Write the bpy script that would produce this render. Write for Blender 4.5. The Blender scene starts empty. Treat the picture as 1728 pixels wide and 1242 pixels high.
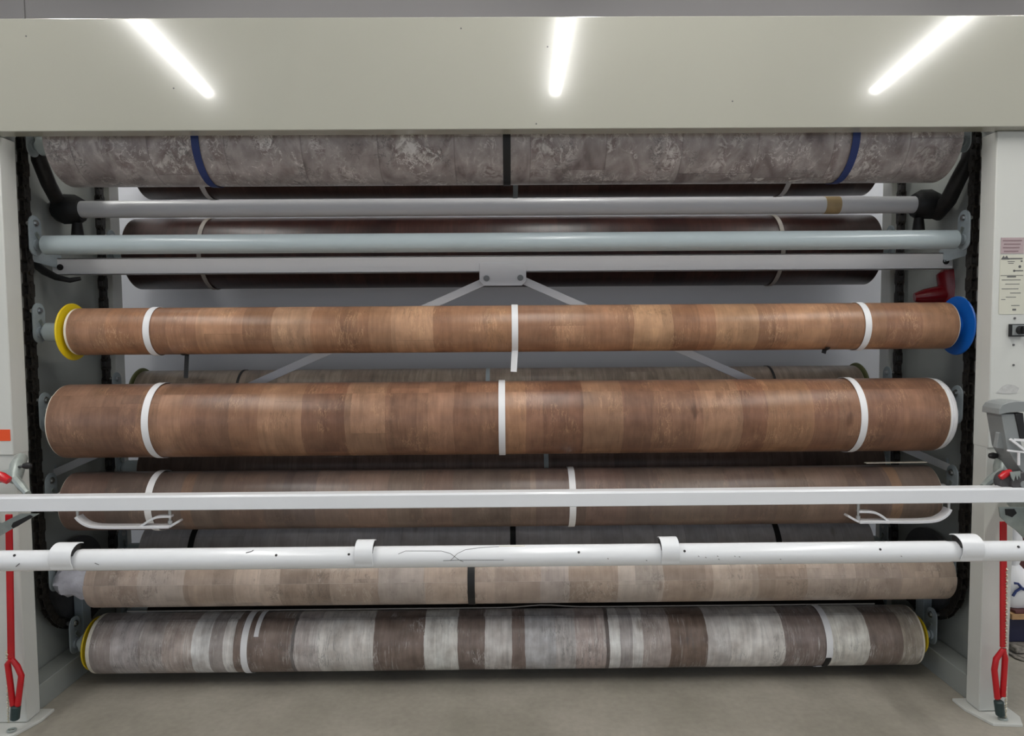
import bpy, math, random
from mathutils import Vector, Matrix
random.seed(7)
S = bpy.context.scene
C = S.collection
PI = math.pi

# ------------------------------------------------------------------ camera
FPX, W, H = 1150.0, 1728.0, 1242.0
CAM = Vector((0, 0, 1.56))
pit, yaw, rol = math.radians(3.1), math.radians(0.45), 0.0072
Fw = Vector((math.sin(yaw)*math.cos(pit), math.cos(yaw)*math.cos(pit), -math.sin(pit)))
r0 = Vector((math.cos(yaw), -math.sin(yaw), 0)); u0 = r0.cross(Fw)
Rt = r0*math.cos(rol) - u0*math.sin(rol); Up = r0*math.sin(rol) + u0*math.cos(rol)
cd = bpy.data.cameras.new('camera'); cam = bpy.data.objects.new('camera', cd); C.objects.link(cam)
m = Matrix((Rt, Up, -Fw)).transposed().to_4x4(); m.translation = CAM; cam.matrix_world = m
cd.sensor_width = 36; cd.lens = FPX/W*36; cd.clip_start = .05
S.camera = cam

# ------------------------------------------------------------------ light and exposure
S.view_settings.view_transform = 'Standard'; S.view_settings.look = 'None'
S.view_settings.gamma = 1; S.view_settings.use_curve_mapping = False
S.view_settings.exposure = 0.80
LAMP = 28.0          # strength of the ceiling strip lights
world = bpy.data.worlds.new('store_air'); S.world = world; world.use_nodes = True
bg = world.node_tree.nodes['Background']; bg.inputs[0].default_value = (.82, .89, 1.0, 1); bg.inputs[1].default_value = .50

# ------------------------------------------------------------------ helpers
def ray(px, py): return Fw*FPX + Rt*(px-W/2) + Up*(H/2-py)
def P(px, py, Y):
    d = ray(px, py); return CAM + d*((Y-CAM.y)/d.y)
def el(px, py):
    d = ray(px, py); return math.atan2(d.z, d.y)
def lin(c): return tuple(((x/255)/12.92 if x <= 10 else (((x/255)+.055)/1.055)**2.4) for x in c)

class MB:
    def __init__(s): s.v, s.f, s.uv, s.mi = [], [], {}, []
    def add(s, vs, fs, mi=0):
        n = len(s.v); s.v += [Vector(a) for a in vs]
        for f in fs: s.f.append([n+i for i in f]); s.mi.append(mi)
        return n
    def box(s, a, b, mi=0):
        x0, x1 = sorted((a[0], b[0])); y0, y1 = sorted((a[1], b[1])); z0, z1 = sorted((a[2], b[2]))
        s.add([(x0,y0,z0),(x1,y0,z0),(x1,y1,z0),(x0,y1,z0),(x0,y0,z1),(x1,y0,z1),(x1,y1,z1),(x0,y1,z1)],
              [(0,3,2,1),(4,5,6,7),(0,1,5,4),(1,2,6,5),(2,3,7,6),(3,0,4,7)], mi); return s
    def obox(s, p0, p1, up, w, t, mi=0):
        """bar from p0 to p1; w across the `up` direction, t across the other"""
        p0, p1 = Vector(p0), Vector(p1); d = (p1-p0).normalized(); a = Vector(up)
        a = (a - d*a.dot(d)).normalized()*w/2; b = d.cross(a).normalized()*t/2
        vs = [p0-a-b, p0+a-b, p0+a+b, p0-a+b, p1-a-b, p1+a-b, p1+a+b, p1-a+b]
        s.add(vs, [(0,1,2,3),(7,6,5,4),(0,4,5,1),(1,5,6,2),(2,6,7,3),(3,7,4,0)], mi); return s
    def poly(s, pts, off, mi=0):
        """flat polygon (list of points) thickened by vector off"""
        n = len(pts); off = Vector(off); vs = [Vector(p) for p in pts] + [Vector(p)+off for p in pts]
        s.add(vs, [list(range(n))[::-1], list(range(n, 2*n))] + [(i, (i+1) % n, n+(i+1) % n, n+i) for i in range(n)], mi); return s
    def cyl(s, p0, p1, r0_, r1_=None, n=28, caps=True, mi=0):
        return s.sweep([p0, p1], [r0_, r0_ if r1_ is None else r1_], n, caps, mi)
    def sweep(s, pts, rs, n=14, caps=True, mi=0):
        pts = [Vector(p) for p in pts]
        if not isinstance(rs, (list, tuple)): rs = [rs]*len(pts)
        base = len(s.v); ref = None
        for i, p in enumerate(pts):
            d = (pts[min(i+1, len(pts)-1)] - pts[max(i-1, 0)]).normalized()
            if ref is None: ref = Vector((0,0,1)) if abs(d.z) < .9 else Vector((0,1,0))
            a = (ref - d*ref.dot(d)).normalized(); b = d.cross(a); ref = a
            for k in range(n):
                t = 2*PI*k/n; s.v.append(p + (a*math.cos(t)+b*math.sin(t))*rs[i])
        for i in range(len(pts)-1):
            for k in range(n):
                q = (k+1) % n
                s.f.append([base+i*n+k, base+i*n+q, base+(i+1)*n+q, base+(i+1)*n+k]); s.mi.append(mi)
        if caps:
            s.f.append([base+k for k in range(n)][::-1]); s.mi.append(mi)
            s.f.append([base+(len(pts)-1)*n+k for k in range(n)]); s.mi.append(mi)
        return s
    def lathe(s, c, prof, n=72, mi=0):
        """prof: closed list of (x offset, radius) turned about the X axis through c"""
        c = Vector(c); base = len(s.v); m_ = len(prof)
        for k in range(n):
            t = 2*PI*k/n
            for x, r in prof: s.v.append(c + Vector((x, -r*math.cos(t), r*math.sin(t))))
        for k in range(n):
            q = (k+1) % n
            for j in range(m_):
                l = (j+1) % m_
                s.f.append([base+k*m_+j, base+k*m_+l, base+q*m_+l, base+q*m_+j]); s.mi.append(mi)
        return s
    def arcband(s, c, x0, x1, r, th, a0, a1, n=48, mi=0, lift=None):
        """strip wrapped about the X axis: angle 0 faces the camera side (-Y), 90 is up"""
        c = Vector(c); base = len(s.v)
        for k in range(n+1):
            u = k/n; t = math.radians(a0+(a1-a0)*u); rr = r + (lift(u) if lift else 0)
            for x, q in ((x0, rr), (x1, rr), (x1, rr+th), (x0, rr+th)):
                s.v.append(Vector((x, c.y - q*math.cos(t), c.z + q*math.sin(t))))
        for k in range(n):
            for j in range(4):
                l = (j+1) % 4
                s.f.append([base+k*4+j, base+k*4+l, base+(k+1)*4+l, base+(k+1)*4+j]); s.mi.append(mi)
        s.f.append([base+j for j in range(4)][::-1]); s.mi.append(mi)
        s.f.append([base+n*4+j for j in range(4)]); s.mi.append(mi)
        return s

def wloc(o):
    v = Vector((0,0,0))
    while o: v += o.location; o = o.parent
    return v
def build(name, mb, mat, parent=None, bevel=0, label=None, flat=False, loc=None):
    me = bpy.data.meshes.new(name)
    org = wloc(parent) if parent else Vector((0,0,0))
    if loc is not None: org = Vector(loc)
    me.from_pydata([tuple(v-org) for v in mb.v], [], mb.f)
    for mm in (mat if isinstance(mat, (list, tuple)) else [mat]): me.materials.append(mm)
    me.polygons.foreach_set('material_index', mb.mi)
    import bmesh
    bm = bmesh.new(); bm.from_mesh(me)
    if bevel or not getattr(mb, 'keep', False): bmesh.ops.recalc_face_normals(bm, faces=bm.faces)
    bm.to_mesh(me); bm.free()
    if not flat:
        me.polygons.foreach_set('use_smooth', [True]*len(me.polygons))
        me.set_sharp_from_angle(angle=math.radians(38))
    o = bpy.data.objects.new(name, me); C.objects.link(o)
    if parent: o.parent = parent
    if loc is not None: o.location = loc
    if bevel:
        b = o.modifiers.new('edge', 'BEVEL'); b.width = bevel; b.segments = 2; b.limit_method = 'ANGLE'; b.harden_normals = False
    if label: o['label'] = label
    return o
def thing(name, loc, label, cat, group=None):
    o = bpy.data.objects.new(name, None); o.empty_display_size = .1; C.objects.link(o); o.location = loc
    o['label'] = label; o['category'] = cat
    if group: o['group'] = group
    return o
def dup(root, loc, label=None, mirror=False):
    def rec(o, par):
        c = o.copy(); C.objects.link(c); c.parent = par
        for ch in list(o.children): rec(ch, c)
        return c
    c = rec(root, None); c.location = loc
    if mirror: c.scale = (-1, 1, 1)
    if label: c['label'] = label
    return c

# ------------------------------------------------------------------ materials
class NT:
    def __init__(s, name):
        s.m = bpy.data.materials.new(name); s.m.use_nodes = True; s.t = s.m.node_tree
        s.b = s.t.nodes['Principled BSDF']
    def n(s, k, **kw):
        o = s.t.nodes.new(k)
        for a, v in kw.items(): setattr(o, a, v)
        return o
    def l(s, a, b): s.t.links.new(a, b)
    def math(s, op, a, b=None):
        o = s.n('ShaderNodeMath', operation=op)
        for i, x in enumerate((a, b)):
            if x is None: continue
            if isinstance(x, (int, float)): o.inputs[i].default_value = x
            else: s.l(x, o.inputs[i])
        return o.outputs[0]
    def mix(s, fac, a, b, mode='MIX'):
        o = s.n('ShaderNodeMix', data_type='RGBA', blend_type=mode)
        for i, x in ((0, fac), (6, a), (7, b)):
            if isinstance(x, (int, float)): o.inputs[i].default_value = x
            elif isinstance(x, tuple): o.inputs[i].default_value = (*x[:3], 1)
            else: s.l(x, o.inputs[i])
        return o.outputs[2]

def simple(name, col, rough=.5, metal=0, vary=.06, scale=6, bump=0, spec=.5, coat=0):
    t = NT(name); c = lin(col)
    tc = t.n('ShaderNodeTexCoord'); no = t.n('ShaderNodeTexNoise'); no.inputs['Scale'].default_value = scale; no.inputs['Detail'].default_value = 6
    t.l(tc.outputs['Object'], no.inputs['Vector'])
    rp = t.n('ShaderNodeValToRGB'); e = rp.color_ramp.elements
    e[0].position, e[1].position = .3, .7
    e[0].color = (*[x*(1-vary) for x in c], 1); e[1].color = (*[min(1, x*(1+vary)) for x in c], 1)
    t.l(no.outputs[0], rp.inputs[0]); t.l(rp.outputs[0], t.b.inputs['Base Color'])
    t.b.inputs['Roughness'].default_value = rough; t.b.inputs['Metallic'].default_value = metal
    t.b.inputs['Specular IOR Level'].default_value = spec; t.b.inputs['Coat Weight'].default_value = coat
    if bump:
        bp = t.n('ShaderNodeBump'); bp.inputs['Strength'].default_value = bump; bp.inputs['Distance'].default_value = .004
        t.l(no.outputs[0], bp.inputs['Height']); t.l(bp.outputs[0], t.b.inputs['Normal'])
    return t.m

def vinyl(name, cols, w=.155, L=.95, grain=.35, patch=.3, rough=.36, streak=None, split=2, seed=0.0, stone=False, bands=None, depth=2.77, bw=.006, soft=0.0, gain=1.0, vein=None, lines=None, cloud=.14):
    def ds(c): l_ = sum(c)/3; return tuple(x*.84+l_*.16 for x in c)
    cols = [ds(c) for c in cols]
    if bands: bands = [(p_, tuple(min(244, x*gain) for x in ds(c))) for p_, c in bands]
    """printed sheet vinyl: plank rows run round the roll; UV = metres along the roll, metres round it"""
    t = NT(name)
    uv = t.n('ShaderNodeUVMap'); sx = t.n('ShaderNodeSeparateXYZ'); t.l(uv.outputs[0], sx.inputs[0])
    u = t.math('ADD', sx.outputs[0], 10+seed); v = t.math('ADD', sx.outputs[1], 3+seed*1.7)
    cu = t.math('FLOOR', t.math('DIVIDE', u, w))
    wn = t.n('ShaderNodeTexWhiteNoise', noise_dimensions='1D'); t.l(cu, wn.inputs['W'])
    vv = t.math('ADD', t.math('DIVIDE', v, L), wn.outputs[0]); cv = t.math('FLOOR', vv)
    cb = t.n('ShaderNodeCombineXYZ'); t.l(cu, cb.inputs[0]); t.l(cv, cb.inputs[1]); cb.inputs[2].default_value = seed
    wc = t.n('ShaderNodeTexWhiteNoise', noise_dimensions='3D'); t.l(cb.outputs[0], wc.inputs['Vector'])
    # grain coordinates: shifted per plank, stretched round the roll
    gx = t.n('ShaderNodeCombineXYZ')
    t.l(t.math('ADD', t.math('MULTIPLY', u, 34.0 if not stone else 9), t.math('MULTIPLY', wc.outputs[0], 17)), gx.inputs[0])
    t.l(t.math('ADD', t.math('MULTIPLY', v, 3.6 if not stone else 7), t.math('MULTIPLY', wc.outputs[0], 31)), gx.inputs[1]); gx.inputs[2].default_value = seed
    g = t.n('ShaderNodeTexNoise'); g.inputs['Scale'].default_value = 1; g.inputs['Detail'].default_value = 9; g.inputs['Roughness'].default_value = .62; g.inputs['Distortion'].default_value = 1.1
    t.l(gx.outputs[0], g.inputs['Vector'])
    # broad patches
    px = t.n('ShaderNodeCombineXYZ')
    t.l(t.math('ADD', t.math('MULTIPLY', u, 9), t.math('MULTIPLY', wc.outputs[0], 9)), px.inputs[0]); t.l(t.math('MULTIPLY', v, 5), px.inputs[1])
    pn = t.n('ShaderNodeTexNoise'); pn.inputs['Scale'].default_value = 1; pn.inputs['Detail'].default_value = 5; pn.inputs['Distortion'].default_value = .6
    t.l(px.outputs[0], pn.inputs['Vector'])
    tone = t.math('ADD', t.math('MULTIPLY', wc.outputs[0], 1-patch), t.math('MULTIPLY', t.math('SUBTRACT', t.math('MULTIPLY', pn.outputs[0], 2.2), .6), patch))
    rp = t.n('ShaderNodeValToRGB'); cr = rp.color_ramp
    while len(cr.elements) < len(cols): cr.elements.new(.5)
    for i, c in enumerate(cols): cr.elements[i].position = .08+.84*i/(len(cols)-1); cr.elements[i].color = (*lin(c), 1)
    t.l(tone, rp.inputs[0])
    base_ = rp.outputs[0]
    if bands:    # plank order as printed on this roll: (photo column, colour) -> metres along the roll
        br = t.n('ShaderNodeValToRGB'); cr = br.color_ramp; st = []
        xs0, xs1 = (bands[0][0]-855)*depth/1150, (bands[-1][0]-855)*depth/1150
        for i, (p_, c_) in enumerate(bands[:-1]):
            f = ((p_-855)*depth/1150-xs0)/(xs1-xs0); st.append((f, c_))
        while len(cr.elements) < min(32, len(st)): cr.elements.new(.5)
        cr.interpolation = 'CONSTANT'
        mean = [sum(c_[q] for _, c_ in st)/len(st) for q in range(3)]
        st = [(f, tuple(c_[q]*(1-soft)+mean[q]*soft for q in range(3))) for f, c_ in st]
        for i, (f, c_) in enumerate(st[:32]): cr.elements[i].position = f
        for i, (f, c_) in enumerate(st[:32]): cr.elements[i].color = (*lin(c_), 1)
        wob = t.math('MULTIPLY', t.math('SUBTRACT', pn.outputs[0], .5), bw)
        t.l(t.math('DIVIDE', t.math('SUBTRACT', t.math('ADD', sx.outputs[0], wob), xs0), xs1-xs0), br.inputs[0])
        tv = t.n('ShaderNodeValToRGB'); e = tv.color_ramp.elements; e[0].position, e[1].position = .1, .9
        e[0].color = (1-patch,)*3+(1,); e[1].color = (1+patch,)*3+(1,); t.l(tone, tv.inputs[0])
        base_ = t.mix(1.0, br.outputs[0], tv.outputs[0], 'MULTIPLY')
    gr = t.n('ShaderNodeValToRGB'); e = gr.color_ramp.elements
    e[0].position, e[1].position = .32, .68; e[0].color = (1-grain,)*3+(1,); e[1].color = (1+grain*.8,)*3+(1,)
    t.l(g.outputs[0], gr.inputs[0])
    col = t.mix(1.0, base_, gr.outputs[0], 'MULTIPLY')
    # knots
    kx = t.n('ShaderNodeCombineXYZ'); t.l(t.math('MULTIPLY', u, 5.5), kx.inputs[0]); t.l(t.math('MULTIPLY', v, 3.1), kx.inputs[1]); kx.inputs[2].default_value = seed
    vo = t.n('ShaderNodeTexVoronoi'); vo.inputs['Scale'].default_value = 1; t.l(kx.outputs[0], vo.inputs['Vector'])
    kn = t.math('ADD', vo.outputs['Distance'], t.math('MULTIPLY', t.math('SUBTRACT', g.outputs[0], .5), .12))
    kr = t.n('ShaderNodeValToRGB'); e = kr.color_ramp.elements; e[0].position, e[1].position = .05, .11
    e[0].color = (.55, .5, .47, 1); e[1].color = (1, 1, 1, 1); t.l(kn, kr.inputs[0])
    col = t.mix(.0 if stone else .8, col, t.mix(1.0, col, kr.outputs[0], 'MULTIPLY'))
    if streak:   # pale brushed streaks on some planks
        fx = t.n('ShaderNodeCombineXYZ')
        t.l(t.math('MULTIPLY', u, 95 if not stone else 26), fx.inputs[0]); t.l(t.math('MULTIPLY', v, 4.0 if not stone else 20), fx.inputs[1]); fx.inputs[2].default_value = seed+2
        fn = t.n('ShaderNodeTexNoise'); fn.inputs['Scale'].default_value = 1; fn.inputs['Detail'].default_value = 7; fn.inputs['Roughness'].default_value = .7; fn.inputs['Distortion'].default_value = 1.6
        t.l(fx.outputs[0], fn.inputs['Vector'])
        msk = t.n('ShaderNodeValToRGB'); e = msk.color_ramp.elements; e[0].position, e[1].position = streak[2], streak[2]+.09
        t.l(t.math('ADD', fn.outputs[0], t.math('MULTIPLY', t.math('SUBTRACT', pn.outputs[0], .5), .7)), msk.inputs[0])
        fac = t.math('MULTIPLY', msk.outputs[0], t.math('ADD', .25, t.math('MULTIPLY', wc.outputs[0], streak[1])))
        col = t.mix(fac, col, lin(streak[0]))
    if vein:     # embossed veins and cracks: thin warped contour lines, in patches
        vc = t.n('ShaderNodeCombineXYZ')
        t.l(t.math('ADD', t.math('MULTIPLY', u, vein[2]), t.math('MULTIPLY', wc.outputs[0], 7)), vc.inputs[0]); t.l(t.math('MULTIPLY', v, vein[3]), vc.inputs[1]); vc.inputs[2].default_value = seed+5
        for q, (colv, z0) in enumerate(((vein[0], 0), (tuple(x*.45 for x in vein[0]), 9))):
            vn = t.n('ShaderNodeTexNoise', noise_dimensions='4D'); vn.inputs['W'].default_value = z0; vn.inputs['Scale'].default_value = 1; vn.inputs['Detail'].default_value = 6; vn.inputs['Roughness'].default_value = .68; vn.inputs['Distortion'].default_value = .8
            t.l(vc.outputs[0], vn.inputs['Vector'])
            ln_ = t.math('ABSOLUTE', t.math('SUBTRACT', vn.outputs[0], .5))
            r_ = t.n('ShaderNodeMapRange', interpolation_type='SMOOTHSTEP'); r_.inputs[1].default_value = .004; r_.inputs[2].default_value = .022; r_.inputs[3].default_value = 1; r_.inputs[4].default_value = 0
            t.l(ln_, r_.inputs[0])
            mk = t.n('ShaderNodeMapRange', interpolation_type='SMOOTHSTEP'); mk.inputs[1].default_value = .50; mk.inputs[2].default_value = .62
            mn = t.n('ShaderNodeTexNoise', noise_dimensions='4D'); mn.inputs['W'].default_value = 20+z0; mn.inputs['Scale'].default_value = 7; mn.inputs['Detail'].default_value = 3
            t.l(uv.outputs[0], mn.inputs['Vector']); t.l(mn.outputs[0], mk.inputs[0])
            col = t.mix(t.math('MULTIPLY', t.math('MULTIPLY', r_.outputs[0], mk.outputs[0]), vein[1]), col, lin(colv))
    # soft cloudy blotches
    cl_ = t.n('ShaderNodeTexNoise'); cl_.inputs['Scale'].default_value = 14; cl_.inputs['Detail'].default_value = 4
    t.l(uv.outputs[0], cl_.inputs['Vector'])
    c2 = t.n('ShaderNodeValToRGB'); e = c2.color_ramp.elements; e[0].position, e[1].position = .3, .7; e[0].color = (1-cloud,1-cloud*1.15,1-cloud*1.2,1); e[1].color = (1+cloud*.9,1+cloud*.95,1+cloud,1)
    t.l(cl_.outputs[0], c2.inputs[0]); col = t.mix(1.0, col, c2.outputs[0], 'MULTIPLY')
    if lines:    # dark plank edges at known places along the roll
        lr = t.n('ShaderNodeValToRGB'); cr = lr.color_ramp; cr.interpolation = 'CONSTANT'; st2 = [(0, 0)]
        for p_ in lines:
            f = ((p_-855)*depth/1150-xs0)/(xs1-xs0); st2 += [(f, 1), (f+.0006, 0)]
        while len(cr.elements) < len(st2): cr.elements.new(.5)
        for i, (f, _) in enumerate(st2): cr.elements[i].position = f
        for i, (_, c_) in enumerate(st2): cr.elements[i].color = (c_, c_, c_, 1)
        w2 = t.math('MULTIPLY', t.math('SUBTRACT', g.outputs[0], .5), .012)
        t.l(t.math('DIVIDE', t.math('SUBTRACT', t.math('ADD', t.math('ADD', sx.outputs[0], wob), w2), xs0), xs1-xs0), lr.inputs[0])
        col = t.mix(t.math('MULTIPLY', lr.outputs[0], .7), col, lin((50,44,42)))
    # plank joints
    fr = t.math('FRACT', t.math('DIVIDE', u, w)); d1 = t.math('MINIMUM', fr, t.math('SUBTRACT', 1, fr))
    fv = t.math('FRACT', vv); d2 = t.math('MULTIPLY', t.math('MINIMUM', fv, t.math('SUBTRACT', 1, fv)), L/w)
    jn = t.math('LESS_THAN', d2 if bands else t.math('MINIMUM', d1, d2), .008)
    col = t.mix(t.math('MULTIPLY', jn, .22 if bands else .3), col, tuple(x*.35 for x in lin(cols[0])))
    t.l(col, t.b.inputs['Base Color']); t.b.inputs['Roughness'].default_value = rough
    bp = t.n('ShaderNodeBump'); bp.inputs['Strength'].default_value = .25; bp.inputs['Distance'].default_value = .0015
    t.l(g.outputs[0], bp.inputs['Height']); t.l(bp.outputs[0], t.b.inputs['Normal'])
    return t.m

M = dict(
    cream=simple('cream_gloss_paint', (168,167,156), .13, vary=.012, scale=2.5, coat=.3),
    white=simple('white_gloss_paint', (230,232,235), .22, vary=.02, scale=3),
    whitesatin=simple('white_satin_paint', (206,207,202), .42, vary=.02, scale=3),
    brace=simple('pale_brace_paint', (214,214,216), .35, vary=.02, scale=3),
    side=simple('grey_green_paint', (150,154,150), .5, vary=.07, scale=4),
    back=simple('backing_sheet_paint', (200,202,208), .6, vary=.03, scale=1.2),
    core=simple('blue_grey_core_paint', (178,190,194), .24, vary=.03, scale=8),
    plate=simple('hanger_plate_paint', (150,160,165), .42, vary=.08, scale=22),
    boltm=simple('zinc_bolt', (190,192,192), .3, 1, .1, 60),
    dark=simple('greasy_black_steel', (24,22,22), .5, vary=.5, scale=45, bump=.3),
    sprocket=simple('dark_grey_steel', (58,58,60), .5, vary=.2, scale=20),
    chain=simple('greasy_chain', (42,38,34), .5, .2, .6, 60, bump=.5),
    black=simple('black_rubber', (18,18,20), .55, vary=.2, scale=20),
    strapw=simple('white_strap', (236,236,238), .5, vary=.02),
    strapk=simple('black_strap', (20,20,22), .55, vary=.1),
    strapb=simple('blue_strap', (32,52,110), .5, vary=.1),
    yellow=simple('yellow_plastic', (226,196,20), .4, vary=.05),
    blue=simple('blue_plastic', (10,92,180), .38, vary=.05),
    olive=simple('olive_plastic', (96,100,62), .5, vary=.08),
    rim=simple('sheet_backing_edge', (226,220,205), .7, vary=.08, scale=40),
    rimg=simple('sheet_backing_edge_grey', (170,163,155), .7, vary=.1, scale=40),
    red=simple('red_gloss', (190,22,32), .3, vary=.08, scale=12),
    darkred=simple('dark_red_housing', (120,10,22), .25, vary=.08, scale=12),
    pink=simple('faded_pink_label', (176,158,160), .6, vary=.04),
    paper=simple('cream_label', (205,204,190), .6, vary=.03),
    orange=simple('orange_sticker', (236,82,28), .5, vary=.03),
    ink=simple('grey_print', (95,95,95), .7, vary=.05),
    tape=simple('tan_tape', (176,152,112), .6, vary=.08, scale=30),
    sleeve=simple('crumpled_white_film', (196,196,206), .5, vary=.1, scale=30, bump=.8),
    casting=simple('dull_zinc_casting', (158,166,162), .4, .3, .15, 30, bump=.3),
    grey=simple('grey_case', (138,142,142), .45, vary=.05),
    wood=simple('pine_board', (190,150,105), .6, vary=.2, scale=18),
    navy=simple('navy_cardboard', (28,30,62), .6, vary=.1),
    rubble=simple('rough_grey_stone', (140,134,126), .9, vary=.45, scale=55, bump=1.0),
    maroon=simple('maroon_card', (92,52,50), .7, vary=.2),
    tealfoot=simple('dark_green_rubber', (44,62,62), .5, vary=.2, scale=20),
    gold=simple('beaded_chain_metal', (206,200,180), .35, .4, .15, 60),
)
def floor_mat():
    t = NT('worn_concrete'); tc = t.n('ShaderNodeTexCoord')
    a = t.n('ShaderNodeTexNoise'); a.inputs['Scale'].default_value = 2.2; a.inputs['Detail'].default_value = 10; a.inputs['Roughness'].default_value = .62
    b = t.n('ShaderNodeTexNoise'); b.inputs['Scale'].default_value = 38; b.inputs['Detail'].default_value = 6
    t.l(tc.outputs['Object'], a.inputs['Vector']); t.l(tc.outputs['Object'], b.inputs['Vector'])
    rp = t.n('ShaderNodeValToRGB'); e = rp.color_ramp.elements; e[0].position, e[1].position = .32, .7
    e[0].color = (*lin((150,145,133)), 1); e[1].color = (*lin((178,172,160)), 1); t.l(a.outputs[0], rp.inputs[0])
    r2 = t.n('ShaderNodeValToRGB'); e = r2.color_ramp.elements; e[0].position, e[1].position = .3, .7
    e[0].color = (.93, .93, .93, 1); e[1].color = (1.05, 1.05, 1.05, 1); t.l(b.outputs[0], r2.inputs[0])
    t.l(t.mix(1.0, rp.outputs[0], r2.outputs[0], 'MULTIPLY'), t.b.inputs['Base Color'])
    t.b.inputs['Roughness'].default_value = .62
    bp = t.n('ShaderNodeBump'); bp.inputs['Strength'].default_value = .15; bp.inputs['Distance'].default_value = .002
    t.l(b.outputs[0], bp.inputs['Height']); t.l(bp.outputs[0], t.b.inputs['Normal'])
    return t.m
M['floor'] = floor_mat()
M['wall'] = simple('wall_sheet_paint', (160,157,156), .6, vary=.02, scale=1.5)
M['ceil'] = simple('ceiling_paint', (190,190,188), .8, vary=.02, scale=1.5)
def emit(name, col, k):
    t = NT(name); t.b.inputs['Base Color'].default_value = (.9,.9,.9,1)
    t.b.inputs['Emission Color'].default_value = (*col, 1); t.b.inputs['Emission Strength'].default_value = k
    return t.m
M['lamp'] = emit('lamp_diffuser', (1.0, .985, .95), LAMP)

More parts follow.
